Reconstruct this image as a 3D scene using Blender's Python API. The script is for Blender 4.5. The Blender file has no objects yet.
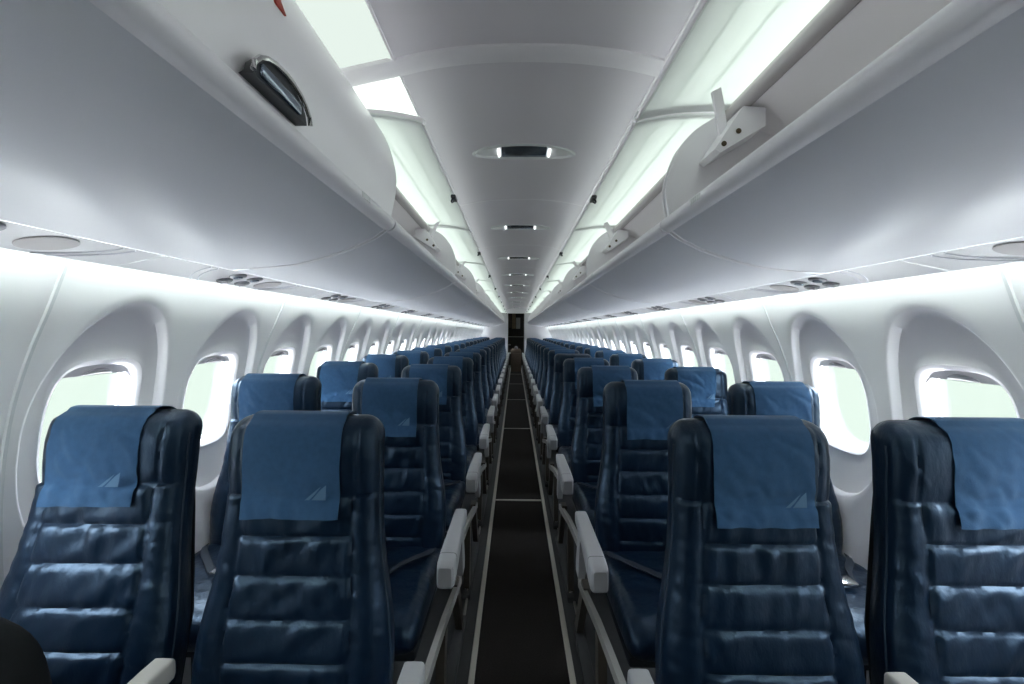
import bpy, bmesh, math, random
from mathutils import Vector, Matrix, noise
random.seed(7)
PI = math.pi
S = bpy.context.scene
COL = S.collection

# ------------------------------------------------------------------ camera, world, exposure
EYE = 1.32
CAMX = -0.036
cam_data = bpy.data.cameras.new('camera')
cam = bpy.data.objects.new('camera', cam_data)
COL.objects.link(cam)
cam_data.sensor_width = 36.0
cam_data.lens = 420.0 / 1024.0 * 36.0
cam_data.clip_start = 0.02
cam_data.clip_end = 200
cam.location = (CAMX, 0.0, EYE)
PITCH, YAW, ROLL = -1.43, 0.41, 0.40
cam.rotation_euler = (Matrix.Rotation(math.radians(YAW), 3, 'Z') @ Matrix.Rotation(math.radians(90 + PITCH), 3, 'X')
                      @ Matrix.Rotation(math.radians(ROLL), 3, 'Z')).to_euler()
S.camera = cam
S.view_settings.view_transform = 'Standard'
S.view_settings.look = 'None'
S.view_settings.gamma = 1.0
S.view_settings.use_curve_mapping = False
S.view_settings.exposure = 0.85

world = bpy.data.worlds.new('world')
S.world = world
world.use_nodes = True
wn, wl = world.node_tree.nodes, world.node_tree.links
wn.clear()
w_out = wn.new('ShaderNodeOutputWorld')
w_bg = wn.new('ShaderNodeBackground')
w_tc = wn.new('ShaderNodeTexCoord')
w_sep = wn.new('ShaderNodeSeparateXYZ')
w_ramp = wn.new('ShaderNodeValToRGB')
wl.new(w_tc.outputs['Generated'], w_sep.inputs[0])
w_map = wn.new('ShaderNodeMapRange')
w_map.inputs['From Min'].default_value = -1.0
wl.new(w_sep.outputs['Z'], w_map.inputs['Value'])
wl.new(w_map.outputs['Result'], w_ramp.inputs[0])
cr = w_ramp.color_ramp
HOR = (0.136, 0.150, 0.140, 1)
STOPS = [(0.0, (3.4, 3.4, 3.5, 1)), (0.24, (2.2, 2.2, 2.3, 1)), (0.34, HOR), (0.53, HOR), (0.61, (1.5, 1.7, 2.0, 1)), (0.87, (2.5, 2.7, 3.1, 1))]
cr.elements[0].position, cr.elements[0].color = STOPS[0]
cr.elements[1].position, cr.elements[1].color = STOPS[-1]
for p_, c_ in STOPS[1:-1]:
    e = cr.elements.new(p_); e.color = c_
wl.new(w_ramp.outputs[0], w_bg.inputs['Color'])
w_bg.inputs['Strength'].default_value = 4.2
wl.new(w_bg.outputs[0], w_out.inputs[0])

LIGHT_COL = (0.86, 0.97, 0.90)
WASH_COL = (0.81, 0.97, 0.88)
STRIP_POWER = 1.16
WASH_POWER = 17.0

# ------------------------------------------------------------------ materials
def material(name, base, rough=0.5, spec=0.5, metal=0.0, noise_scale=0, noise_amt=0.0, bump=0.0, bump_scale=60,
             coat=0.0, sheen=0.0, tint=None, stretch=(1, 1, 1), bump_dist=0.002):
    m = bpy.data.materials.new(name)
    m.use_nodes = True
    n, l = m.node_tree.nodes, m.node_tree.links
    p = n['Principled BSDF']
    p.inputs['Base Color'].default_value = (*base, 1)
    p.inputs['Roughness'].default_value = rough
    p.inputs['Specular IOR Level'].default_value = spec
    p.inputs['Metallic'].default_value = metal
    if tint: p.inputs['Specular Tint'].default_value = (*tint, 1)
    if coat:
        p.inputs['Coat Weight'].default_value = coat
        p.inputs['Coat Roughness'].default_value = 0.25
    if sheen:
        p.inputs['Sheen Weight'].default_value = sheen
    tc = n.new('ShaderNodeTexCoord')
    mp = n.new('ShaderNodeMapping')
    mp.inputs['Scale'].default_value = stretch
    l.new(tc.outputs['Object'], mp.inputs[0])
    if noise_amt:
        t = n.new('ShaderNodeTexNoise')
        t.inputs['Scale'].default_value = noise_scale
        t.inputs['Detail'].default_value = 5
        l.new(mp.outputs[0], t.inputs['Vector'])
        mx = n.new('ShaderNodeMix')
        mx.data_type = 'RGBA'
        mx.inputs['A'].default_value = (*[c * (1 - noise_amt) for c in base], 1)
        mx.inputs['B'].default_value = (*[min(1, c * (1 + noise_amt)) for c in base], 1)
        l.new(t.outputs['Fac'], mx.inputs['Factor'])
        l.new(mx.outputs['Result'], p.inputs['Base Color'])
    if bump:
        t2 = n.new('ShaderNodeTexNoise')
        t2.inputs['Scale'].default_value = bump_scale
        t2.inputs['Detail'].default_value = 6
        l.new(mp.outputs[0], t2.inputs['Vector'])
        b = n.new('ShaderNodeBump')
        b.inputs['Strength'].default_value = bump
        b.inputs['Distance'].default_value = bump_dist
        l.new(t2.outputs['Fac'], b.inputs['Height'])
        l.new(b.outputs[0], p.inputs['Normal'])
    return m

def emitter(name, col, power):
    m = bpy.data.materials.new(name)
    m.use_nodes = True
    n, l = m.node_tree.nodes, m.node_tree.links
    n.clear()
    o = n.new('ShaderNodeOutputMaterial')
    em = n.new('ShaderNodeEmission')
    em.inputs[0].default_value = (*col, 1)
    em.inputs[1].default_value = power
    l.new(em.outputs[0], o.inputs[0])
    return m

def translucent(name, col, amt, gloss=0.05):
    m = bpy.data.materials.new(name)
    m.use_nodes = True
    n, l = m.node_tree.nodes, m.node_tree.links
    n.clear()
    o = n.new('ShaderNodeOutputMaterial')
    t = n.new('ShaderNodeBsdfTranslucent')
    t.inputs[0].default_value = (*col, 1)
    d = n.new('ShaderNodeBsdfDiffuse')
    d.inputs[0].default_value = (*col, 1)
    mx = n.new('ShaderNodeMixShader')
    mx.inputs[0].default_value = amt
    l.new(d.outputs[0], mx.inputs[1])
    l.new(t.outputs[0], mx.inputs[2])
    l.new(mx.outputs[0], o.inputs[0])
    return m

def pane_material(name):
    m = bpy.data.materials.new(name)
    m.use_nodes = True
    n, l = m.node_tree.nodes, m.node_tree.links
    n.clear()
    o = n.new('ShaderNodeOutputMaterial')
    t = n.new('ShaderNodeBsdfTransparent')
    t.inputs[0].default_value = (0.95, 0.985, 0.965, 1)
    g = n.new('ShaderNodeBsdfGlossy')
    g.inputs['Roughness'].default_value = 0.08
    mx = n.new('ShaderNodeMixShader')
    mx.inputs[0].default_value = 0.06
    l.new(t.outputs[0], mx.inputs[1])
    l.new(g.outputs[0], mx.inputs[2])
    l.new(mx.outputs[0], o.inputs[0])
    return m

M = {}
M['leather'] = material('navy leather', (0.0024, 0.0086, 0.0215), rough=0.33, spec=0.6, tint=(0.50, 0.72, 1.0), noise_scale=9, noise_amt=0.25,
                        bump=0.7, bump_scale=30, stretch=(1.0, 1, 0.45), bump_dist=0.005)
M['piping'] = material('navy piping', (0.012, 0.026, 0.05), rough=0.45, spec=0.5)
M['shell'] = material('dark seat shell', (0.012, 0.016, 0.022), rough=0.55)
M['cloth'] = material('blue headrest cloth', (0.028, 0.080, 0.165), rough=0.85, spec=0.2, noise_scale=70, noise_amt=0.2,
                      bump=0.35, bump_scale=300, sheen=0.15, bump_dist=0.001)
M['print'] = material('pale blue print', (0.085, 0.155, 0.25), rough=0.8, spec=0.2)
M['arm'] = material('grey armrest plastic', (0.36, 0.35, 0.36), rough=0.45, noise_scale=30, noise_amt=0.05)
M['armseam'] = material('armrest seam', (0.12, 0.12, 0.12), rough=0.6)
M['beige'] = material('beige armrest plastic', (0.42, 0.39, 0.36), rough=0.5)
M['legmetal'] = material('brown grey leg metal', (0.10, 0.085, 0.07), rough=0.45, metal=0.5, noise_scale=20, noise_amt=0.2)
M['rail'] = material('pale seat rail', (0.27, 0.255, 0.24), rough=0.5)
M['chrome'] = material('chrome', (0.7, 0.7, 0.7), rough=0.2, metal=1.0)
M['belt'] = material('dark webbing', (0.012, 0.018, 0.03), rough=0.8)
M['wall'] = material('cabin wall plastic', (0.86, 0.83, 0.87), rough=0.42, spec=0.35, noise_scale=3, noise_amt=0.02)
M['ceiling'] = material('ceiling plastic', (0.80, 0.75, 0.80), rough=0.42, spec=0.45)
M['rib'] = material('ceiling rib plastic', (0.90, 0.86, 0.90), rough=0.4)
M['bin'] = material('bin bottom plastic', (0.83, 0.82, 0.88), rough=0.36, spec=0.5)
M['binlip'] = material('bin lip plastic', (0.86, 0.83, 0.87), rough=0.35, spec=0.5)
M['binin'] = material('bin inside plastic', (0.90, 0.86, 0.88), rough=0.6)
M['door'] = material('bin door plastic', (0.92, 0.89, 0.92), rough=0.3, spec=0.5)
M['opendoor'] = translucent('open bin door plastic', (0.96, 0.98, 0.965), 0.74)
M['hinge'] = material('hinge rail', (0.50, 0.46, 0.47), rough=0.5)
M['latch'] = material('black latch', (0.02, 0.022, 0.028), rough=0.3, spec=0.6)
M['screw'] = material('bronze screw', (0.10, 0.075, 0.045), rough=0.4, metal=0.8)
M['psu'] = material('service panel plastic', (0.80, 0.78, 0.81), rough=0.4)
M['psudark'] = material('service panel dark ring', (0.26, 0.255, 0.275), rough=0.35)
M['carpet'] = material('dark carpet', (0.028, 0.024, 0.023), rough=0.95, spec=0.1, noise_scale=160, noise_amt=0.5, bump=0.6, bump_scale=300)
M['strip'] = material('floor edge strip', (0.50, 0.46, 0.41), rough=0.45, metal=0.0)
M['track'] = material('seat track cover', (0.045, 0.045, 0.048), rough=0.6)
M['lens'] = emitter('strip light lens', LIGHT_COL, STRIP_POWER)
M['lens_soft'] = emitter('softer strip light lens', LIGHT_COL, 0.52)
M['wash'] = emitter('wall wash tube', WASH_COL, WASH_POWER)
M['pane'] = pane_material('acrylic pane')
M['frame'] = material('window frame plastic', (0.70, 0.69, 0.73), rough=0.4)
M['shade'] = material('window shade', (0.62, 0.61, 0.64), rough=0.5)
M['bulk'] = material('bulkhead laminate', (0.66, 0.65, 0.68), rough=0.5)
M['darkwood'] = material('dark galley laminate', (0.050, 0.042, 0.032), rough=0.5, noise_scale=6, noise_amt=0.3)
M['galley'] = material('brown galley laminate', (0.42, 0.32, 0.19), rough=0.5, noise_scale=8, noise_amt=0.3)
M['galleygrey'] = material('grey galley metal', (0.50, 0.50, 0.46), rough=0.4, metal=0.4)
M['brown'] = material('brown vinyl', (0.16, 0.115, 0.085), rough=0.6, noise_scale=12, noise_amt=0.2)
M['bag'] = material('black bag fabric', (0.012, 0.013, 0.014), rough=0.9, spec=0.15, bump=0.4, bump_scale=200)
M['white'] = material('white bezel', (0.78, 0.78, 0.80), rough=0.3)
M['reflector'] = material('fixture reflector', (0.92, 0.92, 0.93), rough=0.3)
M['bulb'] = emitter('small bulb', (0.95, 1.0, 1.0), 1.6)
M['mirror'] = material('smoky lens', (0.30, 0.35, 0.42), rough=0.15, metal=0.8)
M['red'] = material('red placard', (0.45, 0.05, 0.03), rough=0.5)

# ------------------------------------------------------------------ helpers
def mesh_obj(name, verts, faces, mat, parent=None, smooth=True, sharp=35):
    me = bpy.data.meshes.new(name)
    me.from_pydata([tuple(v) for v in verts], [], faces)
    bm = bmesh.new(); bm.from_mesh(me)
    bmesh.ops.recalc_face_normals(bm, faces=bm.faces)
    bm.to_mesh(me); bm.free()
    if smooth:
        me.polygons.foreach_set('use_smooth', [True] * len(me.polygons))
        if sharp: me.set_sharp_from_angle(angle=math.radians(sharp))
    me.materials.append(mat)
    o = bpy.data.objects.new(name, me)
    COL.objects.link(o)
    if parent: o.parent = parent
    return o

class MB:
    def __init__(s): s.v, s.f = [], []
    def add(s, v, f):
        b = len(s.v); s.v += [tuple(a) for a in v]; s.f += [tuple(i + b for i in q) for q in f]
        return s
    def box(s, x0, x1, y0, y1, z0, z1, r=0.0, seg=2, rot=None):
        bm = bmesh.new()
        bmesh.ops.create_cube(bm, size=1)
        for v in bm.verts:
            v.co = Vector(((x0 + x1) / 2 + v.co.x * (x1 - x0), (y0 + y1) / 2 + v.co.y * (y1 - y0), (z0 + z1) / 2 + v.co.z * (z1 - z0)))
        if r: bmesh.ops.bevel(bm, geom=bm.edges[:], offset=r, segments=seg, affect='EDGES', profile=0.5)
        if rot is not None:
            c, mt = rot
            for v in bm.verts: v.co = mt @ (v.co - Vector(c)) + Vector(c)
        bm.verts.ensure_lookup_table()
        s.add([v.co.copy() for v in bm.verts], [[v.index for v in f.verts] for f in bm.faces])
        bm.free(); return s
    def prism(s, prof, y0, y1):
        n = len(prof)
        v = [(p[0], y0, p[1]) for p in prof] + [(p[0], y1, p[1]) for p in prof]
        f = [(i, (i + 1) % n, n + (i + 1) % n, n + i) for i in range(n)]
        f += [tuple(range(n)), tuple(range(2 * n - 1, n - 1, -1))]
        return s.add(v, f)
    def shell(s, pts, th, y0, y1):
        return s.prism(offset_poly(pts, th), y0, y1)
    def loft(s, rings, cap=True, closed=True):
        n = len(rings[0]); v = [p for r in rings for p in r]; f = []
        for i in range(len(rings) - 1):
            for j in range(n if closed else n - 1):
                k = (j + 1) % n
                f.append((i * n + j, i * n + k, (i + 1) * n + k, (i + 1) * n + j))
        if cap:
            f.append(tuple(range(n))); f.append(tuple(range((len(rings) - 1) * n, len(rings) * n)))
        return s.add(v, f)
    def tube(s, pts, r, n=8):
        rings = []
        pts = [Vector(p) for p in pts]
        for i, p in enumerate(pts):
            d = (pts[min(i + 1, len(pts) - 1)] - pts[max(i - 1, 0)]).normalized()
            a = Vector((0, 0, 1)) if abs(d.z) < 0.9 else Vector((1, 0, 0))
            u = d.cross(a).normalized(); w = d.cross(u).normalized()
            rr = r[i] if isinstance(r, (list, tuple)) else r
            rings.append([p + u * rr * math.cos(t * 2 * PI / n) + w * rr * math.sin(t * 2 * PI / n) for t in range(n)])
        return s.loft(rings)
    def disc(s, c, ax, r, h, n=20, ry=None):
        # short cylinder, axis ax, with softened rim
        ax = Vector(ax).normalized(); a = Vector((0, 1, 0)) if abs(ax.y) < 0.9 else Vector((1, 0, 0))
        u = ax.cross(a).normalized(); w = ax.cross(u).normalized(); c = Vector(c)
        ry = ry or r
        rings = []
        for hh, k in ((0, 1), (h * 0.7, 1), (h, 0.88)):
            rings.append([c + ax * hh + u * r * k * math.cos(t * 2 * PI / n) + w * ry * k * math.sin(t * 2 * PI / n) for t in range(n)])
        return s.loft(rings)
    def build(s, name, mat, parent=None, **k):
        return mesh_obj(name, s.v, s.f, mat, parent, **k)

def offset_poly(pts, th):
    n = len(pts); out = []
    for i, p in enumerate(pts):
        a = pts[max(i - 1, 0)]; b = pts[min(i + 1, n - 1)]
        dx, dz = b[0] - a[0], b[1] - a[1]; L = math.hypot(dx, dz) or 1
        out.append((p[0] - dz / L * th, p[1] + dx / L * th))
    return list(pts) + out[::-1]

def smooth_pts(pts, n=6):
    # Catmull-Rom through 2D points
    P = [pts[0]] + list(pts) + [pts[-1]]; out = []
    for i in range(1, len(P) - 2):
        p0, p1, p2, p3 = P[i - 1], P[i], P[i + 1], P[i + 2]
        for k in range(n):
            t = k / n
            out.append(tuple(0.5 * (2 * p1[c] + (p2[c] - p0[c]) * t + (2 * p0[c] - 5 * p1[c] + 4 * p2[c] - p3[c]) * t * t
                                    + (3 * p1[c] - p0[c] - 3 * p2[c] + p3[c]) * t ** 3) for c in range(len(p1))))
    out.append(tuple(pts[-1])); return out

def lerp_tab(tab, x):
    if x <= tab[0][0]: return tab[0][1]
    for (a, va), (b, vb) in zip(tab, tab[1:]):
        if x <= b:
            t = (x - a) / (b - a); t = t * t * (3 - 2 * t) if False else t
            return va + (vb - va) * t
    return tab[-1][1]

def mirror(pts, s): return [(p[0] * s, p[1]) for p in pts]

def empty(name, loc, label, cat, group=None):
    o = bpy.data.objects.new(name, None); COL.objects.link(o)
    o.location = loc; o.empty_display_size = 0.1
    o['label'] = label; o['category'] = cat
    if group: o['group'] = group
    return o

def tag(o, label, cat, group=None):
    o['label'] = label; o['category'] = cat
    if group: o['group'] = group
    return o

def struct(o):
    o['kind'] = 'structure'; return o

def copy_tree(o, parent=None):
    c = o.copy(); COL.objects.link(c)
    if parent: c.parent = parent
    for ch in [x for x in bpy.data.objects if x.parent is o]: copy_tree(ch, c)
    return c

ORD = ['first', 'second', 'third', 'fourth', 'fifth', 'sixth', 'seventh', 'eighth', 'ninth', 'tenth', 'eleventh', 'twelfth',
       'thirteenth', 'fourteenth', 'fifteenth', 'sixteenth', 'seventeenth', 'eighteenth', 'nineteenth', 'twentieth',
       'twenty-first', 'twenty-second', 'twenty-third', 'twenty-fourth', 'twenty-fifth', 'twenty-sixth', 'twenty-seventh',
       'twenty-eighth', 'twenty-ninth', 'thirtieth', 'thirty-first', 'thirty-second', 'thirty-third']
SIDE = {-1: 'left', 1: 'right'}

Y0, Y1 = -0.98, 15.20        # cabin ends
WIN0, WP = 1.26, 0.49        # first framed window and window pitch
BP, BJ = 1.42, 1.32          # bin length and the first joint ahead
CEIL = EYE + 0.85

# ------------------------------------------------------------------ floor
struct(MB().box(-1.14, 1.14, Y0, Y1 + 1.6, -0.05, 0.0).build('floor', M['track'], sharp=30))
# carpet runner with its side strips and cross joints
struct(MB().box(-0.178, 0.178, Y0, Y1 + 0.6, 0.0, 0.006, 0.002, 1).build('trim_1', M['carpet']))
for i, s in enumerate((-1, 1)):
    a, b = sorted((s * 0.180, s * 0.203))
    struct(MB().box(a, b, Y0, Y1, 0.0, 0.010, 0.003, 1).build('trim_%d' % (2 + i), M['strip']))
k = 0
y = 3.24 - 2.42
while y < Y1:
    struct(MB().box(-0.178, 0.178, y - 0.012, y + 0.012, 0.006, 0.0095, 0.001, 1).build('trim_%d' % (10 + k), M['strip']))
    y += 2.42; k += 1
for i, s in enumerate((-1, 1)):
    m = MB()
    for xx in (0.262, 1.0):
        m.box(s * xx - 0.006, s * xx + 0.006, Y0, Y1, 0.0, 0.012, 0.002, 1)
    struct(m.build('trim_%d' % (5 + i), M['rail']))

# ------------------------------------------------------------------ side walls with window recesses
WALLP = smooth_pts([(0.0, 1.12), (0.20, 1.22), (0.45, 1.285), (0.70, 1.305), (0.92, 1.30), (1.10, 1.272), (1.25, 1.223),
                    (1.38, 1.165), (1.50, 1.115), (1.62, 1.045), (1.78, 0.93)], 6)
def wallx(h): return lerp_tab(WALLP, h)
WCH = 1.03                     # window centre height
WHW, WHH = 0.130, 0.182        # half width / height of the opening
def rad_rrect(a, hw, hh, n=4.0):
    c, s = abs(math.cos(a)), abs(math.sin(a))
    return 1.0 / ((c / hw) ** n + (s / hh) ** n) ** (1 / n)
def arch_half(h):
    if h > 1.02: return 0.208 * max(0.0, 1 - ((h - 1.02) / 0.375) ** 2.0) ** 0.5
    return 0.208 * max(0.0, 1 - ((1.02 - h) / 0.36) ** 3.0) ** 0.5
def rad_arch(a):
    c, s = math.cos(a), math.sin(a)
    lo, hi = 0.05, 0.6
    for _ in range(26):
        m_ = (lo + hi) / 2
        if abs(c) * m_ <= arch_half(WCH + s * m_) and arch_half(WCH + s * m_) > 0: lo = m_
        else: hi = m_
    return lo
HB, HT = 0.0, 1.78
def rad_rect(a):
    c, s = math.cos(a), math.sin(a)
    r = 9
    if abs(c) > 1e-9: r = min(r, WP / 2 / abs(c))
    if s > 1e-9: r = min(r, (HT - WCH) / s)
    if s < -1e-9: r = min(r, (WCH - HB) / -s)
    return r
angs = [i * 2 * PI / 112 for i in range(112)]
for cx, cz in ((1, HT - WCH), (-1, HT - WCH), (1, HB - WCH), (-1, HB - WCH)):
    angs.append(math.atan2(cz, cx * WP / 2) % (2 * PI))
angs = sorted(set(round(a, 6) for a in angs))
RR = [(a, rad_rrect(a, WHW, WHH), rad_arch(a), rad_rect(a)) for a in angs]
DEPTH = 0.034
def wall_rings(yc, s, hole=True):
    rings = []
    def pt(a, r, d):
        h = WCH + math.sin(a) * r; yy = yc + math.cos(a) * r
        return (s * (wallx(h) + d), yy, h)
    rings.append([pt(a, w * 1.0, DEPTH + 0.045) for a, w, ar, re in RR])
    rings.append([pt(a, w * 1.0, DEPTH + 0.008) for a, w, ar, re in RR])
    rings.append([pt(a, w + 0.006, DEPTH + 0.0) for a, w, ar, re in RR])
    rings.append([pt(a, w + 0.016, DEPTH - 0.004) for a, w, ar, re in RR])
    rings.append([pt(a, w + 0.020, DEPTH - 0.001) for a, w, ar, re in RR])
    for t in (0.25, 0.5, 0.75, 0.9):
        rings.append([pt(a, (w + 0.02) * (1 - t) + max(ar - 0.012, w + 0.022) * t, DEPTH * (1 - 0.1 * t * t)) for a, w, ar, re in RR])
    rings.append([pt(a, max(ar - 0.006, w + 0.024), DEPTH * 0.85) for a, w, ar, re in RR])
    rings.append([pt(a, max(ar + 0.002, w + 0.027), 0.004) for a, w, ar, re in RR])
    rings.append([pt(a, max(ar + 0.009, w + 0.03), 0.0) for a, w, ar, re in RR])
    for i in range(1, 15):
        t = i / 14
        rings.append([pt(a, max(ar + 0.009, w + 0.03) * (1 - t) + re * t, 0.0) for a, w, ar, re in RR])
    return rings
KW = range(-4, 29)
for s in (-1, 1):
    m = MB()
    for k in KW:
        yc = WIN0 + WP * k
        r = wall_rings(yc, s)
        if k < -2: m.loft(r[1:], cap=False); m.add(r[1], [tuple(range(len(angs)))])
        else: m.loft(r, cap=False)
    w = m.build('wall_' + SIDE[s], M['wall'], sharp=50)
    struct(w)
    # windows
    i = 0
    for k in KW:
        if k < -2: continue
        i += 1
        yc = WIN0 + WP * k
        r = wall_rings(yc, s)
        nm = 'window_%d' % (i + (0 if s < 0 else 40))
        # frame: thin gasket ring at the outer end of the reveal
        gas = [[(p[0] + s * 0.002, yc + (p[1] - yc) * q, WCH + (p[2] - WCH) * q) for p in r[0]] for q in (1.0, 0.95)]
        gas2 = [[(p[0] + s * 0.010, p[1], p[2]) for p in g] for g in gas]
        mm = MB(); mm.loft([gas[0], gas[1], gas2[1], gas2[0]], cap=False)
        wo = mm.build(nm, M['frame']); struct(wo)
        # pane
        pr = [(p[0] + s * 0.006, yc + (p[1] - yc) * 0.99, WCH + (p[2] - WCH) * 0.99) for p in r[0]]
        pr2 = [(p[0] + s * 0.003, p[1], p[2]) for p in pr]
        MB().loft([pr, pr2]).build('pane', M['pane'], wo)
        # retracted shade: its lower edge and the crescent pull
        m2 = MB()
        hs = WCH + WHH - 0.032
        for_y = []
        n = 14
        top, bot = [], []
        for q in range(n + 1):
            yy = -WHW * 0.93 + 2 * WHW * 0.93 * q / n
            hh = WCH + WHH * (1 - abs(yy / WHW) ** 4) ** 0.25 * 0.99
            top.append((s * (wallx(hh) + DEPTH + 0.026), yc + yy, hh))
            bot.append((s * (wallx(hs) + DEPTH + 0.026), yc + yy, min(hs, hh - 0.001)))
        t2 = [(p[0] + s * 0.005, p[1], p[2]) for p in top]; b2 = [(p[0] + s * 0.005, p[1], p[2]) for p in bot]
        m2.loft([[a_, b_, c_, d_] for a_, b_, c_, d_ in zip(top, bot, b2, t2)])
        sh = m2.build('shade', M['shade'], wo, smooth=False)
        pts = []
        for q in range(9):
            t = -1 + 2 * q / 8
            pts.append((s * (wallx(hs) + DEPTH + 0.018 - 0.012 * (1 - t * t)), yc + 0.045 * t, hs + 0.004 + 0.010 * (1 - t * t)))
        MB().tube(pts, [0.002, 0.005, 0.007, 0.008, 0.008, 0.008, 0.007, 0.005, 0.002]).build('handle', M['psudark'], sh)
    # panel joints every second window
    tn = 0
    for k in range(-2, 29, 2):
        yc = WIN0 + WP * (k - 0.5) + 0.0
        if yc < 0.6: continue
        rings = []
        for h in [x * 0.04 for x in range(0, 40)]:
            X = wallx(h)
            rings.append([(s * (X - 0.0035), yc - 0.004, h), (s * (X - 0.0035), yc + 0.004, h), (s * (X + 0.002), yc + 0.009, h), (s * (X + 0.002), yc - 0.009, h)])
        struct(MB().loft(rings).build('trim_%d' % (40 + tn + (0 if s < 0 else 30)), M['frame'])); tn += 1

# outer roof behind the bins, closing the cabin
for s in (-1, 1):
    prof = smooth_pts([(0.94, 1.77), (0.82, 1.92), (0.66, 2.08), (0.50, 2.17), (0.385, 2.16)], 5)
    struct(MB().shell(mirror(prof, s), 0.01, Y0, Y1).build('trim_%d' % (100 + (s > 0)), M['binin']))

# ------------------------------------------------------------------ ceiling
def ceilz(x): return CEIL - 0.045 * (abs(x) / 0.40) ** 2.4
cp = [(-0.40 + 0.8 * i / 32, ceilz(-0.40 + 0.8 * i / 32)) for i in range(33)]
struct(MB().shell(cp, 0.02, Y0, Y1 + 0.02).build('ceiling', M['ceiling']))
# ribs over the panel joints
rn = 0
y = BJ - 0.02 - BP
while y < Y1:
    big = abs(y - (BJ - 0.02)) < 0.01
    hw_, dp = (0.042, 0.020) if big else (0.012, 0.006)
    XR = 0.60 if big else 0.40
    rings = []
    for i in range(41):
        x = -XR + 2 * XR * i / 40
        zc = ceilz(x) if abs(x) < 0.40 else ceilz(0.40) - (abs(x) - 0.40) * 0.22
        rings.append([(x, y - hw_ * math.cos(a) , zc + 0.004 - dp * math.sin(a) ** 0.8) for a in [PI * q / 8 for q in range(9)]])
    struct(MB().loft(rings).build('trim_%d' % (80 + rn), M['rib'])); rn += 1
    y += BP

# recessed oval ceiling fixtures
def make_oval():
    root = empty('ceiling_light', (0, 0, 0), '', 'ceiling light', 'oval fixtures along the ceiling centre line')
    def ell(hx, hy, dz):
        return [(hx * math.cos(a), hy * math.sin(a), (ceilz(hx * math.cos(a)) - CEIL) - dz) for a in [2 * PI * i / 48 for i in range(48)]]
    MB().loft([ell(0.243, 0.080, -0.004), ell(0.243, 0.080, 0.005), ell(0.235, 0.074, 0.009), ell(0.225, 0.066, 0.003), ell(0.22, 0.064, -0.004)], cap=False).build('bezel', M['white'], root)
    MB().loft([ell(0.224, 0.066, 0.001), ell(0.18, 0.05, 0.0015), ell(0.1, 0.03, 0.002), ell(0.001, 0.001, 0.002)], cap=False).build('reflector', M['reflector'], root)
    # dark central lens band
    rings = []
    for i in range(17):
        x = -0.105 + 0.21 * i / 16
        hy = 0.064 * math.sqrt(1 - (x / 0.225) ** 2)
        z = ceilz(x) - CEIL
        rings.append([(x, -hy, z - 0.001), (x, -hy * 0.8, z - 0.007), (x, hy * 0.8, z - 0.007), (x, hy, z - 0.001)])
    MB().loft(rings).build('lens', M['mirror'], root)
    for sx in (-1, 1):
        x = sx * 0.118
        MB().tube([(x, -0.035, ceilz(x) - CEIL - 0.007), (x, 0.035, ceilz(x) - CEIL - 0.007)], 0.006).build('bulb', M['bulb'], root)
    return root
oval = make_oval()
yy = 2.0; i = 0
while yy < Y1 - 0.3:
    o = oval if i == 0 else copy_tree(oval)
    o.location = (0, yy, CEIL)
    o['label'] = ('oval recessed ceiling fixture over the aisle, %s from the camera' % ('nearest one' if i == 0 else ORD[i] + ' one'))
    yy += BP; i += 1

# ------------------------------------------------------------------ ceiling strip lights beside the ceiling panel
NB = 11
for s in (-1, 1):
    prof = smooth_pts([(0.404, ceilz(0.40) - 0.002), (0.47, CEIL - 0.045), (0.56, CEIL - 0.055), (0.64, CEIL - 0.09), (0.69, CEIL - 0.15)], 4)
    for k in range(-1, NB):
        ya = max(Y0 + 0.02, BJ - BP + BP * (k)) ; yb = min(BJ + BP * k - 0.006, Y1 - 0.01)
        if yb < ya: continue
        L = empty('strip_light', (s * 0.53, ya, CEIL), '%s ceiling strip light glowing mint white beside the ceiling panel, %s from the camera end' % (SIDE[s], ORD[k + 1]),
                  'strip light', 'luminous strips along the ceiling edges')
        pr = [(p[0] * s - s * 0.53, p[1] - CEIL) for p in prof]
        MB().shell(pr, 0.006 * (-1 if s > 0 else 1) * -1, 0, yb - ya).build('diffuser', M['lens_soft' if s < 0 and k < 1 else 'lens'], L)
        MB().box(-s * 0.1285 - 0.003, -s * 0.1285 + 0.003, 0, yb - ya, -0.052, -0.038).build('edge_trim', M['rib'], L)

# wall wash tubes lying above the service panels, hidden behind them
for s in (-1, 1):
    for k in range(10):
        ya = -0.6 + 1.57 * k; yb = ya + 1.55
        MBo = MB().tube([(s * 1.020, ya, 1.600), (s * 1.020, yb, 1.600)], 0.020, 10)
        o = MBo.build('fluorescent_tube', M['wash'])
        tag(o, 'fluorescent tube in the gap above the %s wall, %s one from the camera end' % (SIDE[s], ORD[k]), 'lamp', 'tubes washing the window walls')

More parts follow.
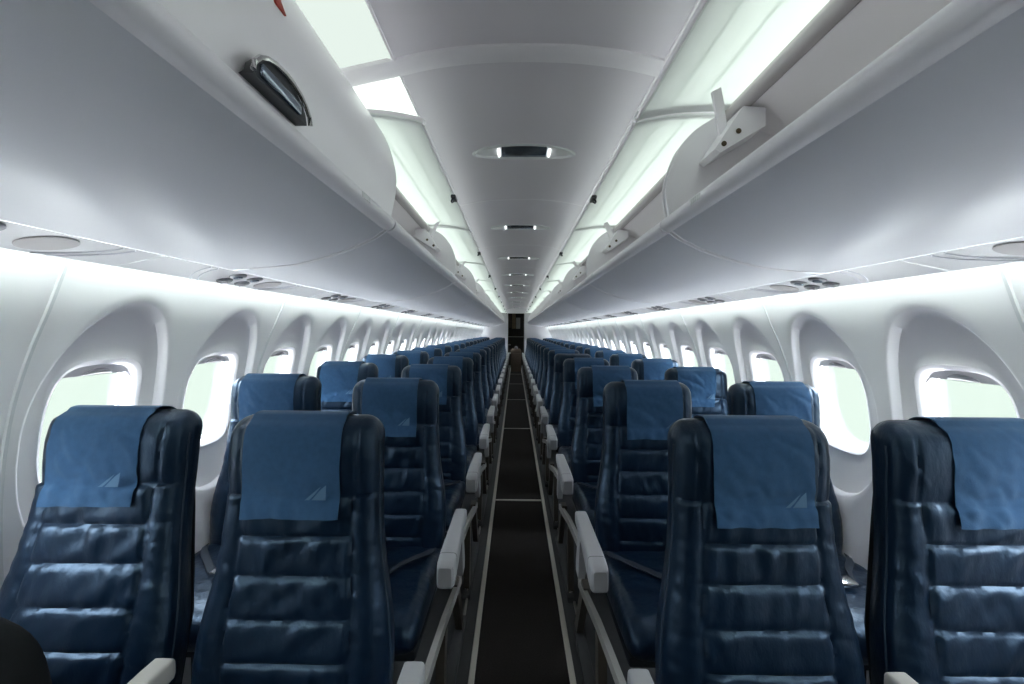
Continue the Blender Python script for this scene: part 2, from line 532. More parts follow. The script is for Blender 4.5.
# ------------------------------------------------------------------ overhead bins
LIP = (0.42, 1.665)
BOTTOM = smooth_pts([(0.44, 1.632), (0.475, 1.608), (0.52, 1.586), (0.58, 1.562), (0.65, 1.540), (0.73, 1.522), (0.83, 1.512), (0.925, 1.507)], 4)
CLOSED = smooth_pts([(0.424, 1.672), (0.408, 1.76), (0.413, 1.83), (0.444, 1.92), (0.50, 1.995), (0.57, 2.035), (0.62, 2.03)], 5)
OPEN = smooth_pts([(0.333, 1.972), (0.345, 1.980), (0.42, 1.995), (0.50, 2.003), (0.60, 2.003), (0.70, 1.985), (0.745, 1.965)], 4)
def make_bin(s, length, opened=True):
    root = empty('overhead_bin', (0, 0, 0), '', 'overhead bin', 'overhead luggage bins')
    g = 0.006
    L0, L1 = g, length - g
    # shell: curved underside, floor, back and top
    MB().shell(mirror(BOTTOM, s), 0.008 * s, L0, L1).build('underside', M['bin'], root)
    inner = [(0.455, 1.655), (0.60, 1.62), (0.94, 1.60), (0.99, 1.66), (0.97, 1.76), (0.86, 1.87), (0.74, 1.93), (0.63, 1.968)]
    MB().shell(mirror(smooth_pts(inner, 4), s), 0.006 * s, L0, L1).build('inner_lining', M['binin'], root)
    # lip: rounded nose with a flat step
    lp = [(0.445, 1.630), (0.428, 1.634), (0.416, 1.645), (0.413, 1.657), (0.418, 1.668), (0.428, 1.672), (0.44, 1.668), (0.452, 1.655), (0.458, 1.640)]
    MB().prism(mirror(smooth_pts(lp, 3), s), L0, L1).build('lip', M['binlip'], root)
    # hinge rail
    hr = [(0.588, 1.975), (0.594, 1.992), (0.612, 1.998), (0.630, 1.990), (0.632, 1.968), (0.615, 1.958), (0.596, 1.960)]
    MB().prism(mirror(smooth_pts(hr + [hr[0]], 3)[:-1], s), L0 + 0.02, L1 - 0.02).build('hinge_rail', M['hinge'], root)
    # end panels
    ep = [(0.436, 1.668), (0.424, 1.74), (0.43, 1.80), (0.458, 1.875), (0.50, 1.93), (0.55, 1.965), (0.60, 1.985), (0.72, 1.95), (0.86, 1.875), (0.965, 1.77), (0.985, 1.66), (0.94, 1.61), (0.60, 1.63)]
    ep = smooth_pts(ep + [ep[0]], 4)[:-1]
    for ya, yb in ((L0 + 0.001, L0 + 0.014), (L1 - 0.014, L1 - 0.001)):
        MB().prism(mirror(ep, s), ya, yb).build('end_panel', M['binlip'], root)
    # rolled joint flange under the bin end
    jf = offset_poly(mirror(BOTTOM[:-3], s), -0.0025 * s)
    MB().prism(jf, L1 - 0.018, L1).build('joint_flange', M['binlip'], root)
    # row placard on lip
    pl = MB()
    for q in range(5):
        pl.box(-0.0012, 0.0012, length * 0.80 + q * 0.012, length * 0.80 + q * 0.012 + 0.008, -0.007, 0.007, 0.0005, 1)
    po = pl.build('row_placard', M['white'], root)
    po.location = (s * 0.4125, 0, 1.655)
    # bracket wedges with screws at both ends
    for e0, e1, d in ((L1 - 0.12, L1 - 0.016, 1), (L0 + 0.016, L0 + 0.12, -1)):
        prof = [(0.455, 1.70), (0.59, 1.955), (0.635, 1.955), (0.53, 1.70)]
        b = MB()
        prof = [(0.520, 1.835), (0.535, 1.825), (0.66, 1.90), (0.66, 1.950), (0.598, 1.955)]
        b.prism(mirror(prof, s), e0, e1)
        br = b.build('hinge_bracket', M['binlip'], root)
        nx, nz = -s * 0.832, 0.555
        for px, pz in ((0.545, 1.850), (0.585, 1.885)):
            MB().disc((s * px, e0 if d > 0 else e1, pz), (0, -d, 0), 0.0075, 0.003, 12).build('screw', M['screw'], br)
        MB().disc((s * 0.80, e0 - 0.10 if d > 0 else e1 + 0.10, 1.8935), (-s * 0.5, 0, -0.86), 0.008, 0.004, 12).build('screw', M['screw'], br)
    if opened:
        th = 0.007
        MB().shell(mirror(OPEN, s), th * -s, L0 + 0.004, L1 - 0.004).build('door', M['opendoor'], root)
        # raised rim round the door
        dr = [o for o in bpy.data.objects if o.parent is root and o.name.startswith('door')][0]
        for ya, yb in ((L0 + 0.004, L0 + 0.022), (L1 - 0.050, L1 - 0.004)):
            MB().shell([(x, z - 0.001) for x, z in mirror(OPEN[:22], s)], -0.012 * -s, ya, yb).build('door_rim', M['door'], dr)
        MB().box(s * 0.330 - 0.004, s * 0.330 + 0.004, L0 + 0.004, L1 - 0.004, 1.964, 1.978, 0.002, 1).build('door_edge', M['rib'], dr)
        # latch in the middle of the free edge
        c = (L0 + L1) / 2
        la = MB().box(s * 0.333 - 0.012, s * 0.333 + 0.012, c - 0.035, c + 0.035, 1.948, 1.966, 0.005, 2)
        la.tube([(s * 0.333, c - 0.03, 1.955), (s * 0.345, c - 0.01, 1.940), (s * 0.345, c + 0.01, 1.940), (s * 0.333, c + 0.03, 1.955)], 0.004)
        la.build('latch', M['latch'], dr)
        # arms
        for xr in (0.415, 0.50):
            MB().box(s * xr - 0.0035, s * xr + 0.0035, L0 + 0.02, L1 - 0.05, lerp_tab(OPEN, xr) - 0.006, lerp_tab(OPEN, xr) + 0.001, 0.002, 1).build('door_ridge', M['opendoor'], dr)
        for ye in (L1 - 0.030,):
            pts = [(s * 0.600, ye, 1.865), (s * 0.585, ye - 0.01, 1.895), (s * 0.56, ye - 0.04, 1.935), (s * 0.535, ye - 0.075, 1.970), (s * 0.515, ye - 0.10, 1.992)]
            rings = []
            for p in pts:
                rings.append([(p[0] - 0.012, p[1] - 0.005, p[2] - 0.006), (p[0] + 0.012, p[1] - 0.005, p[2] + 0.006), (p[0] + 0.012, p[1] + 0.005, p[2] + 0.006), (p[0] - 0.012, p[1] + 0.005, p[2] - 0.006)])
            MB().loft(rings).build('hinge_arm', M['door'], root)
    else:
        dr = MB().shell(mirror(CLOSED, s), 0.010 * -s, L0 + 0.002, L1 - 0.002).build('door', M['door'], root)
        # recessed paddle latch at lower edge
        c = 0.66 + BP - BJ
        b = MB()
        n = 10
        rings = []
        for q in range(n + 1):
            a = PI * q / n
            yy = c - 0.075 * math.cos(a); hh = 0.040 * math.sin(a)
            rings.append([(s * 0.420, yy, 1.674), (s * 0.400, yy, 1.674), (s * 0.400, yy, 1.678 + hh), (s * (0.413 - 0.06 * hh), yy, 1.678 + hh)])
        b.loft(rings); b.build('latch_cup', M['latch'], dr)
        pts = [(s * 0.396, c - 0.08 * math.cos(PI * q / 10), 1.676 + 0.043 * math.sin(PI * q / 10)) for q in range(11)]
        MB().tube(pts, 0.004).build('latch_rim', M['chrome'], dr)
        MB().box(s * 0.398 - 0.004, s * 0.398 + 0.004, c - 0.06, c + 0.05, 1.678, 1.698, 0.004, 2).build('latch_paddle', M['mirror'], dr)
        MB().add([(s * 0.4135, c + 0.0, 1.826), (s * 0.4135, c + 0.028, 1.826), (s * 0.4225, c - 0.012, 1.885), (s * 0.4085, c, 1.826), (s * 0.4085, c + 0.028, 1.826), (s * 0.4185, c - 0.012, 1.885)],
                 [(0, 1, 2), (3, 4, 5), (0, 1, 4, 3), (1, 2, 5, 4), (2, 0, 3, 5)]).build('red_sticker', M['red'], dr, smooth=False)
    return root
protos = {}
for s in (-1, 1):
    for k in range(NB):
        ya = BJ - BP + BP * k
        yb = min(ya + BP, Y1 - 0.02)
        if yb - ya < 0.4: continue
        opened = not (s < 0 and k == 0)
        if opened and yb - ya > BP - 0.01:
            if s in protos: r = copy_tree(protos[s])
            else: r = make_bin(s, BP); protos[s] = r
        else: r = make_bin(s, yb - ya, opened)
        r.location = (0, ya, 0)
        st = 'door raised open' if opened else 'door shut and latched'
        r['label'] = '%s overhead bin with its %s, %s' % (SIDE[s], st, 'nearest the camera' if k == 0 else ORD[k] + ' one from the camera')

# ------------------------------------------------------------------ passenger service panels
def make_psu(s):
    root = empty('service_panel', (0, 0, 0), '', 'service panel', 'passenger service panels under the bins')
    L = 0.762
    def z_at(x): return 1.507 - (x - 0.925) * 0.20
    MB().shell(mirror([(0.929, z_at(0.929)), (0.98, z_at(0.98)), (1.03, z_at(1.03)), (1.062, z_at(1.062)), (1.068, z_at(1.062) + 0.012)], s), 0.010 * s, 0.002, L - 0.002).build('housing', M['psu'], root)
    nrm = (-0.19 * s, 0, -0.98)
    for x, y in ((0.962, 0.33), (0.962, 0.42)):
        b = MB().disc((s * x, y, z_at(x) + 0.001), nrm, 0.026, 0.007, 20).build('reading_light', M['psudark'], root)
        MB().disc((s * x, y, z_at(x) - 0.006), nrm, 0.014, 0.004, 14).build('lens', M['mirror'], b)
    for x, y in ((1.018, 0.345), (1.018, 0.435)):
        b = MB().disc((s * x, y, z_at(x) + 0.001), nrm, 0.024, 0.009, 20).build('air_vent', M['psudark'], root)
        MB().disc((s * x, y, z_at(x) - 0.008), nrm, 0.011, 0.006, 12).build('nozzle', M['rib'], b)
    MB().disc((s * 0.99, 0.545, z_at(0.99) + 0.001), nrm, 0.050, 0.005, 24, ry=0.045).build('speaker_cover', M['hinge'], root)
    for off in (0.0, 0.03):
        pts = []
        for q in range(9):
            t = q / 8
            x = 0.935 + 0.125 * t
            pts.append((s * x, 0.20 - off + 0.08 * (t ** 2), z_at(x) - 0.0005))
        MB().tube(pts, 0.0025, 6).build('groove', M['bin'], root)
        pts = [(p[0], 0.762 * 0.95 - p[1] + 0.13, p[2]) for p in pts]
        MB().tube(pts, 0.0025, 6).build('groove', M['bin'], root)
    return root
for s in (-1, 1):
    pr = make_psu(s)
    n = 20
    for k in range(n):
        r = pr if k == 0 else copy_tree(pr)
        r.location = (0, 1.07 - 2 * 0.762 + 0.762 * (k + 1), 0)
        r['label'] = 'service panel with lights and air vents over the %s window seats, %s from the camera' % (SIDE[s], 'nearest' if k == 0 else ORD[k] )

# ------------------------------------------------------------------ rear bulkhead, galley
for s in (-1, 1):
    prof = [(0.285, 0.0), (1.1, 0.0)] + [(x + 0.06, h) for h, x in WALLP[1:]] + [(0.82, 1.95), (0.6, 2.2), (0.285, 2.2)]
    struct(MB().prism(mirror(prof, s), Y1 - 0.03, Y1).build('wall_back_' + SIDE[s], M['bulk'], sharp=30))
struct(MB().box(-0.285, 0.285, Y1 - 0.03, Y1, 1.975, 2.20).build('wall_back_top', M['bulk'], sharp=30))
for i, s in enumerate((-1, 1)):
    a, b = sorted((s * 0.270, s * 0.292))
    struct(MB().box(a, b, Y1 - 0.06, Y1 + 0.01, 0.0, 1.975, 0.004, 2).build('trim_%d' % (110 + i), M['darkwood']))
# vestibule behind the opening
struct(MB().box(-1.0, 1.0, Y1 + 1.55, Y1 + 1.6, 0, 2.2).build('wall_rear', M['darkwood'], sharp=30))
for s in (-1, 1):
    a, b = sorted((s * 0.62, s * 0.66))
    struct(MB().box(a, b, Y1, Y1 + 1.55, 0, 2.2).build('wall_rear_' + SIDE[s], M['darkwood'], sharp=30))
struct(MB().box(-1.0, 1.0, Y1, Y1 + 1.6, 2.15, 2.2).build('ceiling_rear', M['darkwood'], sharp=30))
# front bulkhead behind the camera
struct(MB().box(-1.32, 1.32, Y0 - 0.03, Y0, 0, 2.2).build('wall_front', M['shell'], sharp=30))

g = empty('galley_cabinet', (-0.08, Y1 + 1.2, 0), 'brown galley cabinet seen through the far doorway at the aisle end', 'cabinet')
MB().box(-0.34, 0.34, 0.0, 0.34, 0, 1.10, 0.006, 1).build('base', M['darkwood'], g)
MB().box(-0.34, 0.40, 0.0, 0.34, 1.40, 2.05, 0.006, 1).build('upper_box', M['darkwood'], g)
MB().box(-0.08, 0.06, -0.02, 0.0, 1.43, 2.0, 0.004, 1).build('door', M['galley'], g)
MB().box(0.08, 0.24, -0.02, 0.0, 1.43, 1.86, 0.004, 1).build('door', M['galleygrey'], g)
MB().box(-0.24, -0.10, -0.02, 0.0, 1.46, 1.98, 0.004, 1).build('door', M['brown'], g)
MB().box(-0.34, 0.40, -0.03, 0.34, 1.10, 1.13, 0.004, 1).build('worktop', M['galleygrey'], g)
for z in (0.45, 0.78):
    MB().box(-0.22, -0.12, -0.015, 0, z, z + 0.05, 0.004, 1).build('handle', M['galleygrey'], g)

# crew seat closing the aisle
j = empty('jump_seat', (0.0, 13.62, 0), 'brown folded crew seat standing across the far end of the aisle', 'seat')
rings = []
for i in range(21):
    z = 0.03 + 0.74 * i / 20
    hw_ = 0.172 * (1 - max(0, (z - 0.66) / 0.11) ** 2 * 0.25)
    t_ = 0.05 * (1 - max(0, (z - 0.70) / 0.07) ** 2 * 0.8)
    rings.append([(hw_ * math.copysign(abs(math.cos(a)) ** 0.35, math.cos(a)), t_ * math.copysign(abs(math.sin(a)) ** 0.5, math.sin(a)), z) for a in [2 * PI * q / 32 for q in range(32)]])
MB().loft(rings).build('backrest', M['brown'], j)
rings = []
for i in range(9):
    z = 0.765 + 0.085 * i / 8
    rr = 0.055 * math.sqrt(max(0.02, 1 - ((z - 0.79) / 0.062) ** 2))
    rings.append([(rr * math.cos(a), rr * 0.6 * math.sin(a), z) for a in [2 * PI * q / 16 for q in range(16)]])
MB().loft(rings).build('headrest', M['rail'], j)
MB().box(-0.16, 0.16, -0.09, -0.05, 0.28, 0.62, 0.015, 2).build('folded_cushion', M['brown'], j)
for s in (-1, 1):
    MB().box(s * 0.13 - 0.012, s * 0.13 + 0.012, -0.03, 0.03, 0.006, 0.06, 0.003, 1).build('leg', M['legmetal'], j)

# ------------------------------------------------------------------ seats
SEAMS = [0.512, 0.422, 0.334, 0.244, 0.155, 0.067, -0.02]
WT = [(-0.03, .214), (0.0, .218), (.06, .224), (.14, .227), (.20, .223), (.26, .214), (.31, .204), (.36, .196), (.43, .188), (.50, .184), (.60, .183), (.70, .182)]
ZTOP = 0.70
def bw(z):
    w = 0.5 * lerp_tab(WT, z) + 0.25 * lerp_tab(WT, z - 0.02) + 0.25 * lerp_tab(WT, z + 0.02)
    if z > 0.650:
        t = min(1, (z - 0.650) / 0.050); w -= 0.045 * (1 - math.sqrt(max(0, 1 - t * t)))
    return w
def bt(z):
    T = 0.052 if z > 0.5 else 0.052 + (0.5 - z) * 0.02
    if z > 0.650:
        t = min(1, (z - 0.650) / 0.050); T *= max(0.02, math.sqrt(max(0, 1 - t * t))) ** 0.9
    if z < 0.02: T *= 0.75 + 0.25 * max(0, (z + 0.03) / 0.05)
    return T
def contour(z):
    c = -0.010 * math.exp(-((z - 0.62) / 0.07) ** 2) - 0.014 * math.exp(-((z - 0.14) / 0.13) ** 2)
    return c
def front(x, z, seed, pad=True):
    w, T = bw(z), bt(z)
    q = max(0.0, 1 - (abs(x) / w) ** 4.5) ** (1 / 3.0)
    y = 0.052 + contour(z) - T * q
    if not pad: return y
    e = 0.0
    if z > SEAMS[0]:
        t = (z - SEAMS[0])
        e -= 0.010 * min(1, t / 0.035) ** 0.5 * q
        e += 0.004 * math.exp(-((abs(x) - 0.138) / 0.004) ** 2)
        wr = noise.noise(Vector((x * 22 + seed, z * 30, seed)))
        e -= 0.0030 * wr * math.exp(-t / 0.06) + 0.0016 * noise.noise(Vector((x * 14, z * 14 + 9, seed)))
        e -= 0.004 * max(0, noise.noise(Vector((x * 40 + z * 30, z * 6, seed + 3)))) * (1 if abs(x) > 0.12 else 0.2)
    else:
        vs = 0.140 if z < 0.25 else 0.140 - 0.012 * min(1, (z - 0.25) / 0.2)
        if abs(x) < vs:
            for a, b in zip(SEAMS, SEAMS[1:]):
                if b <= z <= a:
                    # the seam sags a little towards the middle of the seat
                    t = (a - z) / (a - b)
                    prof = (1 - abs(2 * t - 1) ** 4.5) ** 0.55
                    prof *= 1 - 0.35 * t
                    e -= 0.0125 * prof * min(1, (vs - abs(x)) / 0.007) ** 0.5
                    wr = noise.noise(Vector((x * 34 + z * 16 * math.sin(seed + a * 40), z * 7 + seed, seed * 1.7 + a * 5)))
                    wr2 = noise.noise(Vector((x * 16 - z * 22, z * 10, seed * 2.3 + a * 9)))
                    e -= (0.0055 * wr + 0.0045 * wr2) * (0.35 + prof * 0.65)
                    # puckers hanging from the stitched line
                    e += 0.0030 * max(0, noise.noise(Vector((x * 60, a * 31, seed)))) * math.exp(-t / 0.25)
                    break
        else:
            t = (abs(x) - vs) / max(0.01, w - vs)
            e -= 0.013 * math.sin(PI * min(1, t * 0.9 + 0.02)) ** 0.6
            cr = noise.noise(Vector((math.copysign(5, x), z * 26 + x * 14, seed)))
            e += 0.0045 * max(0, cr) + 0.002 * noise.noise(Vector((x * 30, z * 55, seed + 8)))
    return y + e * min(1, (ZTOP - z) / 0.03)
def zlevels():
    zs = []; z = -0.03
    while z < 0.655: zs.append(z); z += 0.0058
    zs += [0.650 + 0.05 * math.sin(a * PI / 2 / 11) for a in range(1, 12)]
    return sorted(set(round(a, 5) for a in zs))
def back_mesh(seed):
    rings = []
    NF, NBk = 64, 16
    for z in zlevels():
        w, T = bw(z), bt(z)
        ring = []
        for i in range(NF + 1):
            u = -1 + 2 * i / NF
            x = w * (math.sin(u * PI / 2) * 0.35 + u * 0.65)
            x = max(-w * 0.9999, min(w * 0.9999, x))
            ring.append((x, front(x, z, seed), z))
        for i in range(1, NBk):
            u = 1 - 2 * i / NBk
            x = w * math.sin(u * PI / 2)
            q = max(0.0, 1 - abs(x / w) ** 5) ** (1 / 3.0)
            ring.append((x, 0.052 + contour(z) * 0.5 + (T * 0.9) * q, z))
        rings.append(ring)
    m = MB(); m.loft(rings)
    return m
LMESH = []
for sd in (1.3, 5.1, 9.7):
    o = back_mesh(sd).build('backrest', M['leather'], sharp=60); LMESH.append((o.data, sd)); bpy.data.objects.remove(o)
# piping along the front edges of the backrest
PIPES = []
for sx in (-1, 1):
    pts = []
    for z in [i * 0.02 for i in range(0, 33)]:
        w = bw(z); pts.append((sx * (w - 0.0015), 0.034 + contour(z), z))
    o = MB().tube(pts, 0.0028, 6).build('piping', M['piping']); PIPES.append(o.data); bpy.data.objects.remove(o)
sm = MB().loft([[(hw_ * math.copysign(abs(math.cos(a)) ** 0.3, math.cos(a)), 0.088 + d + 0.004 * math.sin(a) - contour(z) * 0, z) for a in [2 * PI * q / 24 for q in range(24)]]
                for z, hw_, d in ((0.0, 0.20, 0.012), (0.2, 0.205, 0.012), (0.45, 0.17, 0.010), (0.60, 0.15, 0.004), (0.62, 0.14, 0.0))])
o = sm.build('back_shell', M['shell']); SHELL = o.data; bpy.data.objects.remove(o)

def cover_mesh(seed, length=0.236, hw_=0.114, rough_=1.0, skew=0.0, backlen=0.12):
    # cloth draped over the top of the headrest, following its surface
    zt = ZTOP
    path = []
    n1 = 14
    for i in range(n1): path.append(('b', zt - backlen + (backlen - 0.05) * i / (n1 - 1)))
    for a in range(1, 12): path.append(('b', 0.650 + 0.05 * math.sin(a * PI / 2 / 11)))
    for a in range(11, 0, -1): path.append(('f', 0.650 + 0.05 * math.sin(a * PI / 2 / 11)))
    n2 = 34
    for i in range(n2): path.append(('f', 0.650 - (length - 0.05) * i / (n2 - 1)))
    NX = 36
    outer, inner = [], []
    for j, (side, z) in enumerate(path):
        ro, ri = [], []
        for i in range(NX + 1):
            u = -1 + 2 * i / NX
            flare = 1.0
            d = max(0.0, zt - z) if side == 'f' else 0
            x = u * hw_ * flare + skew * d
            x += 0.003 * noise.noise(Vector((seed, z * 9, 0))) * abs(u)
            if side == 'f':
                y = min(front(x, z, seed, True), front(x, z, seed, False) - 0.004)
                if z < SEAMS[0] + 0.02: y = min(y, front(x, SEAMS[0] + 0.035, seed, False) - 0.005 + (SEAMS[0] + 0.035 - z) * 0.03)
                wr = noise.noise(Vector((x * 11 + z * 9, z * 13, seed * 3))) * 0.0024 * rough_ + noise.noise(Vector((x * 35, z * 26 + x * 20, seed))) * 0.0011 * rough_
                wr *= min(1, d / 0.05)
                y -= 0.0045 + abs(wr) + (0.004 * (d / length) ** 3)
                zz = z
            else:
                y = 0.052 + contour(z) * 0.5 + bt(z) * 0.9 + 0.018 * min(1.0, (zt - z) / 0.05)
                zz = z
            if z > 0.690: zz = z + 0.0045
            zz += 0.0035 * (z > 0.67)
            if side == 'f' and j == len(path) - 1: zz -= 0.004 * noise.noise(Vector((x * 14, seed, 3)))
            ro.append((x, y, zz)); ri.append((x, y + (0.0012 if side == 'f' else -0.0012), zz - (0.0012 if z > 0.66 else 0)))
        outer.append(ro); inner.append(ri)
    v = [p for r in outer for p in r] + [p for r in inner for p in r]
    W = NX + 1; H = len(path); f = []; off = W * H
    for j in range(H - 1):
        for i in range(NX):
            f.append((j * W + i, j * W + i + 1, (j + 1) * W + i + 1, (j + 1) * W + i))
            f.append((off + j * W + i, off + (j + 1) * W + i, off + (j + 1) * W + i + 1, off + j * W + i + 1))
    for j in range(H - 1):
        for i in (0, NX): f.append((j * W + i, (j + 1) * W + i, off + (j + 1) * W + i, off + j * W + i))
    for i in range(NX):
        for j in (0, H - 1): f.append((j * W + i, j * W + i + 1, off + j * W + i + 1, off + j * W + i))
    m = MB(); m.add(v, f); return m
CMESH = []
for seed, rg, sk in ((1.3, 1.7, 0.0), (5.1, 2.6, 0.02), (9.7, 5.0, -0.10)):
    o = cover_mesh(seed, rough_=rg, skew=sk).build('headrest_cover', M['cloth'], sharp=70); CMESH.append(o.data); bpy.data.objects.remove(o)
# printed mark: two pale sail shapes low on the cloth
lm = MB()
def lz(x, z): return (x, front(x, SEAMS[0] + 0.035, 1.3, False) - 0.0265, z)
a0 = (0.040, 0.511)
tri = [(0.048, 0.0), (0.048, 0.034), (0.036, 0.024), (0.026, 0.012), (0.016, 0.0)]
lm.add([lz(a0[0] + x, a0[1] + z) for x, z in tri], [tuple(range(5))])
tri = [(0.010, 0.0), (0.000, 0.0), (0.030, 0.026), (0.036, 0.030), (0.022, 0.012)]
lm.add([lz(a0[0] + x, a0[1] + z) for x, z in tri], [tuple(range(5))])
o = lm.build('printed_mark', M['print'], smooth=False); LOGO = o.data; bpy.data.objects.remove(o)

def cushion_mesh():
    rings = []
    # from the rear to the rolled front, local y from 0.03 to -0.47, top at 0.455
    N = 40
    for i in range(31):
        t = i / 30
        y = 0.05 - 0.52 * t
        e = min(1, (1 - t) / 0.16); r_ = math.sqrt(max(0.0, 1 - (1 - e) ** 2))
        e2 = min(1, t / 0.08); r2 = 0.6 + 0.4 * math.sqrt(max(0, 1 - (1 - e2) ** 2))
        hz = 0.062 * (0.12 + 0.88 * r_) * r2
        hw_ = 0.222 - 0.02 * (1 - r_)
        zc = 0.392 + 0.012 * t
        ring = []
        for q in range(N):
            a = 2 * PI * q / N
            cx, sz = math.cos(a), math.sin(a)
            x = hw_ * math.copysign(abs(cx) ** 0.32, cx)
            z = zc + hz * math.copysign(abs(sz) ** 0.5, sz)
            if sz > 0:
                z += 0.006 * noise.noise(Vector((x * 12, y * 12, 4))) - 0.006 * math.exp(-((abs(x) - 0.15) / 0.006) ** 2) - 0.008 * math.exp(-((y + 0.16) / 0.006) ** 2) * (abs(x) < 0.15)
            ring.append((x, y, z))
        rings.append(ring)
    return MB().loft(rings)
o = cushion_mesh().build('seat_cushion', M['leather'], sharp=60); CUSH = o.data; bpy.data.objects.remove(o)

def rrect_ring(c, w, h, tx, r=0.35, n=20):
    # ring in the plane spanned by x and a tilted z axis
    out = []
    for q in range(n):
        a = 2 * PI * q / n
        cx, sz = math.cos(a), math.sin(a)
        dx = w / 2 * math.copysign(abs(cx) ** r, cx); dz = h / 2 * math.copysign(abs(sz) ** r, sz)
        out.append((c[0] + dx, c[1] + dz * math.sin(tx), c[2] + dz * math.cos(tx)))
    return out
def armrest(sgn, mat, name, parent, x, short=False):
    m = MB()
    rings = []
    #          y      z-centre width height
    for y, z, w, h in ((-0.512, .603, .040, .060), (-0.506, .603, .052, .074), (-0.490, .605, .057, .082), (-0.45, .610, .057, .080), (-0.40, .617, .056, .068),
                       (-0.33, .624, .053, .056), (-0.26, .630, .049, .050), (-0.17, .632, .047, .048), (-0.135, .632, .045, .046), (-0.128, .631, .038, .036)):
        rings.append(rrect_ring((x, y, z - (0.006 if short else 0.03)), w, h, 0.0))
    m.loft(rings)
    o = m.build(name, mat, parent)
    # stem from the pad down to its pivot
    st = MB(); rings = []
    for y, z, w, h in ((-0.22, .595, .030, .05), (-0.19, .56, .028, .06), (-0.17, .50, .028, .06), (-0.15, .42, .028, .07), (-0.14, .38, .026, .06)):
        rings.append([(x - w / 2, y - h / 2, z), (x + w / 2, y - h / 2, z), (x + w / 2, y + h / 2, z), (x - w / 2, y + h / 2, z)])
    st.loft(rings); st.build('stem', mat, o)
    MB().loft([rrect_ring((x, -0.4535, .5796 + 0.024 * short), .0580, .081, 0), rrect_ring((x, -0.4515, .5798 + 0.024 * short), .0580, .081, 0)]).build('seam', M['armseam'], o)
    return o

PIV = (-0.085, 0.42)
BASE_REC = 7.0
def make_seat(kind, s):
    # kind 'aisle' or 'window'; s side of the cabin (-1 left); inner side is towards the aisle
    root = empty('airline_seat', (0, 0, 0), '', 'airline seat')
    inn = -s
    b = bpy.data.objects.new('backrest', LMESH[0][0]); COL.objects.link(b); b.parent = root; b.location = (0, PIV[0], PIV[1])
    for pp in PIPES:
        p = bpy.data.objects.new('piping', pp); COL.objects.link(p); p.parent = b
    p = bpy.data.objects.new('back_shell', SHELL); COL.objects.link(p); p.parent = b
    c = bpy.data.objects.new('seat_cushion', CUSH); COL.objects.link(c); c.parent = root; c.location = (0, -0.10, 0)
    h = bpy.data.objects.new('headrest_cover', CMESH[0]); COL.objects.link(h); h.parent = root; h.location = (0, PIV[0], PIV[1])
    l = bpy.data.objects.new('printed_mark', LOGO); COL.objects.link(l); l.parent = h
    # belt
    bl = MB()
    for sx in (-1, 1):
        pts = [(sx * 0.200, -0.12, 0.452), (sx * 0.17, -0.17, 0.462), (sx * 0.10, -0.25, 0.468), (sx * 0.04 + 0.02, -0.33, 0.468)]
        rings = [[(q[0] - 0.0, q[1] - 0.018, q[2]), (q[0], q[1] + 0.018, q[2]), (q[0], q[1] + 0.018, q[2] + 0.003), (q[0], q[1] - 0.018, q[2] + 0.003)] for q in pts]
        bl.loft(rings)
    be = bl.build('seatbelt', M['belt'], root)
    MB().box(-0.012, 0.05, -0.36, -0.305, 0.470, 0.486, 0.005, 2).build('buckle', M['chrome'], be)
    # frame
    MB().box(-0.21, 0.21, -0.50, 0.02, 0.30, 0.335, 0.01, 2).build('seat_pan', M['shell'], root)
    if kind == 'aisle':
        armrest(inn, M['arm'], 'armrest', root, inn * 0.302)
        armrest(-inn, M['beige'], 'armrest', root, -inn * 0.228)
        # pale side rail beside the cushion
        m = MB(); rings = []
        x = inn * 0.283
        for y, z in ((-0.76, .425), (-0.60, .400), (-0.40, .365), (-0.20, .315), (-0.02, .275)):
            rings.append([(x - 0.009, y, z - 0.016), (x + 0.009, y, z - 0.016), (x + 0.009, y, z + 0.016), (x - 0.009, y, z + 0.016)])
        m.loft(rings); m.build('side_rail', M['rail'], root)
        for ya, yb, w in ((-0.12, 0.06, 0.03), (-0.40, -0.44, 0.024)):
            x = inn * 0.275
            m = MB(); rings = []
            for t in (0, 0.3, 0.7, 1):
                y = ya + (yb - ya) * t; z = 0.33 - 0.315 * t
                rings.append([(x - 0.014, y - w, z), (x + 0.014, y - w, z), (x + 0.014, y + w, z), (x - 0.014, y + w, z)])
            m.loft(rings); m.build('leg', M['legmetal'], root)
        x = inn * 0.275
        m = MB().box(x - 0.022, x + 0.022, -0.50, 0.12, 0.0, 0.028, 0.006, 2)
        m.build('floor_fitting', M['track'], root)
        m = MB()
        for y in (-0.46, 0.08): m.disc((x, y, 0.028), (0, 0, 1), 0.012, 0.014, 12)
        m.build('floor_bolt', M['chrome'], root)
    else:
        for ya in (-0.02, -0.42):
            x = -inn * 0.0
            m = MB().box(-0.016, 0.016, ya - 0.02, ya + 0.02, 0.0, 0.31, 0.004, 1)
            m.build('leg', M['legmetal'], root)
    return root

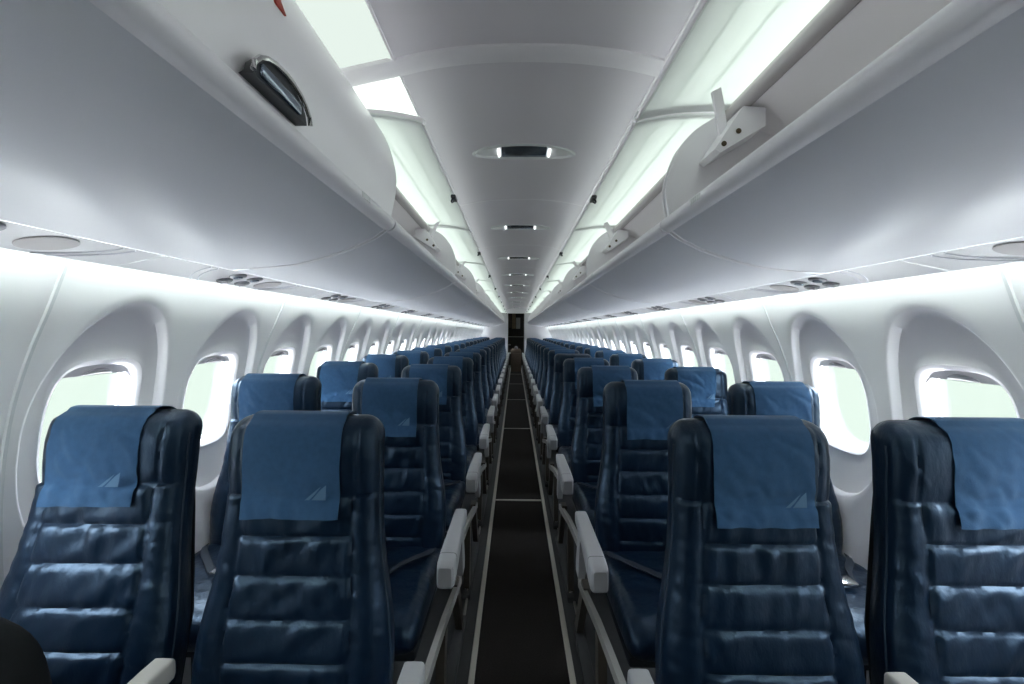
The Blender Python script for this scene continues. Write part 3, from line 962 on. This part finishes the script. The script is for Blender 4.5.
ROWS = 18
RP = 0.762
seat_protos = {(k, s): make_seat(k, s) for k in ('aisle', 'window') for s in (-1, 1)}
used = set()
XPOS = {('aisle', -1): -0.545, ('aisle', 1): 0.526, ('window', -1): -1.062, ('window', 1): 1.038}
def child(o, nm): return [c for c in bpy.data.objects if c.parent is o and c.name.split('.')[0] == nm][0]
rng = random.Random(11)
tw = {}   # per seat: recline extra, cover dx, cover tilt, variant
tw[(-1, 'aisle', 0)] = dict(rec=0.0, dx=-0.010, v=0)
tw[(-1, 'window', 0)] = dict(rec=6.0, dx=-0.022, v=1)
tw[(1, 'aisle', 0)] = dict(rec=-0.5, dx=0.004, v=1)
tw[(1, 'window', 0)] = dict(rec=0.5, dx=0.045, v=0, cov=1)
tw[(1, 'window', 2)] = dict(rec=1.0, dx=-0.01, v=2, cov=2)
tw[(-1, 'window', 2)] = dict(rec=1.0, dx=-0.02, v=2, cov=2)
tw[(1, 'aisle', 4)] = dict(rec=0.5, dx=0, v=0, nocover=True)
seats_out = []
for row in range(ROWS):
    for s in (-1, 1):
        for kind in ('aisle', 'window'):
            P = seat_protos[(kind, s)]
            if (kind, s) in used: r = copy_tree(P)
            else: r = P; used.add((kind, s))
            seats_out.append((r, row, s, kind))
for r, row, s, kind in seats_out:
    d = tw.get((s, kind, row), None)
    if d is None:
        d = dict(rec=rng.uniform(-1.0, 2.0), dx=s * 0.012 + rng.uniform(-0.012, 0.012), v=rng.choice((0, 1, 2)))
        d['cov'] = rng.choice((0, 0, 1))
    yrow = 1.0 + RP * row - (0.012 if s > 0 else 0.0)
    xo = 0.032 if (kind == 'window' and s > 0 and row > 0) else 0.0
    r.location = (XPOS[(kind, s)] + xo, yrow, 0)
    if s > 0 and kind == 'window' and row > 0: d['rec'] += 1.5
    if s < 0 and kind == 'window': r.scale = (1, 1, 1.013)
    a = -math.radians(BASE_REC + d['rec'])
    b = child(r, 'backrest'); b.rotation_euler = (a, 0, 0); b.data = LMESH[d['v']][0]
    h = child(r, 'headrest_cover')
    if d.get('nocover'):
        for c in [x for x in bpy.data.objects if x.parent is h]: bpy.data.objects.remove(c)
        bpy.data.objects.remove(h)
    else:
        cv = d.get('cov', min(d['v'], 1))
        h.data = CMESH[cv]
        h.rotation_euler = (a, 0, 0)
        h.location = (d['dx'], PIV[0], PIV[1])
    if kind == 'aisle': pos = '%s of the aisle' % SIDE[s]
    else: pos = 'by the %s wall' % SIDE[s]
    extra = ' without headrest cloth' if d.get('nocover') else (' with rumpled cloth' if d.get('cov') == 2 else '')
    r['label'] = 'navy leather %s seat%s %s, %s row from the camera' % (kind, extra, pos, ORD[row])
    r['group'] = '%s seats %s' % (kind, 'left of the aisle' if s < 0 else 'right of the aisle')

# ------------------------------------------------------------------ dark bag standing on the nearest left window seat
bagr = empty('backpack', (-1.02, 0.70, 0.475), 'dark soft backpack standing on the nearest left window seat', 'backpack')
rings = []
for i in range(19):
    t = i / 18
    z = 0.34 * t
    k_ = math.sqrt(max(0.0, 1 - max(0, (t - 0.45) / 0.55) ** 2.4))
    hw_ = 0.150 * (0.15 + 0.85 * k_) * (0.9 + 0.1 * math.sin(min(1, t * 3) * PI / 2)); ht = 0.085 * (0.2 + 0.8 * k_)
    rings.append([(hw_ * math.copysign(abs(math.cos(a)) ** 0.7, math.cos(a)), ht * math.copysign(abs(math.sin(a)) ** 0.7, math.sin(a)) + 0.004 * noise.noise(Vector((a * 2, z * 15, 2))), z) for a in [2 * PI * q / 32 for q in range(32)]])
MB().loft(rings).build('body', M['bag'], bagr)
MB().tube([(-0.03, 0.0, 0.330), (-0.025, 0, 0.350), (0, 0, 0.357), (0.025, 0, 0.350), (0.03, 0, 0.330)], 0.005).build('handle', M['bag'], bagr)
MB().box(-0.10, 0.10, -0.105, -0.07, 0.03, 0.19, 0.015, 3).build('front_pocket', M['bag'], bagr)
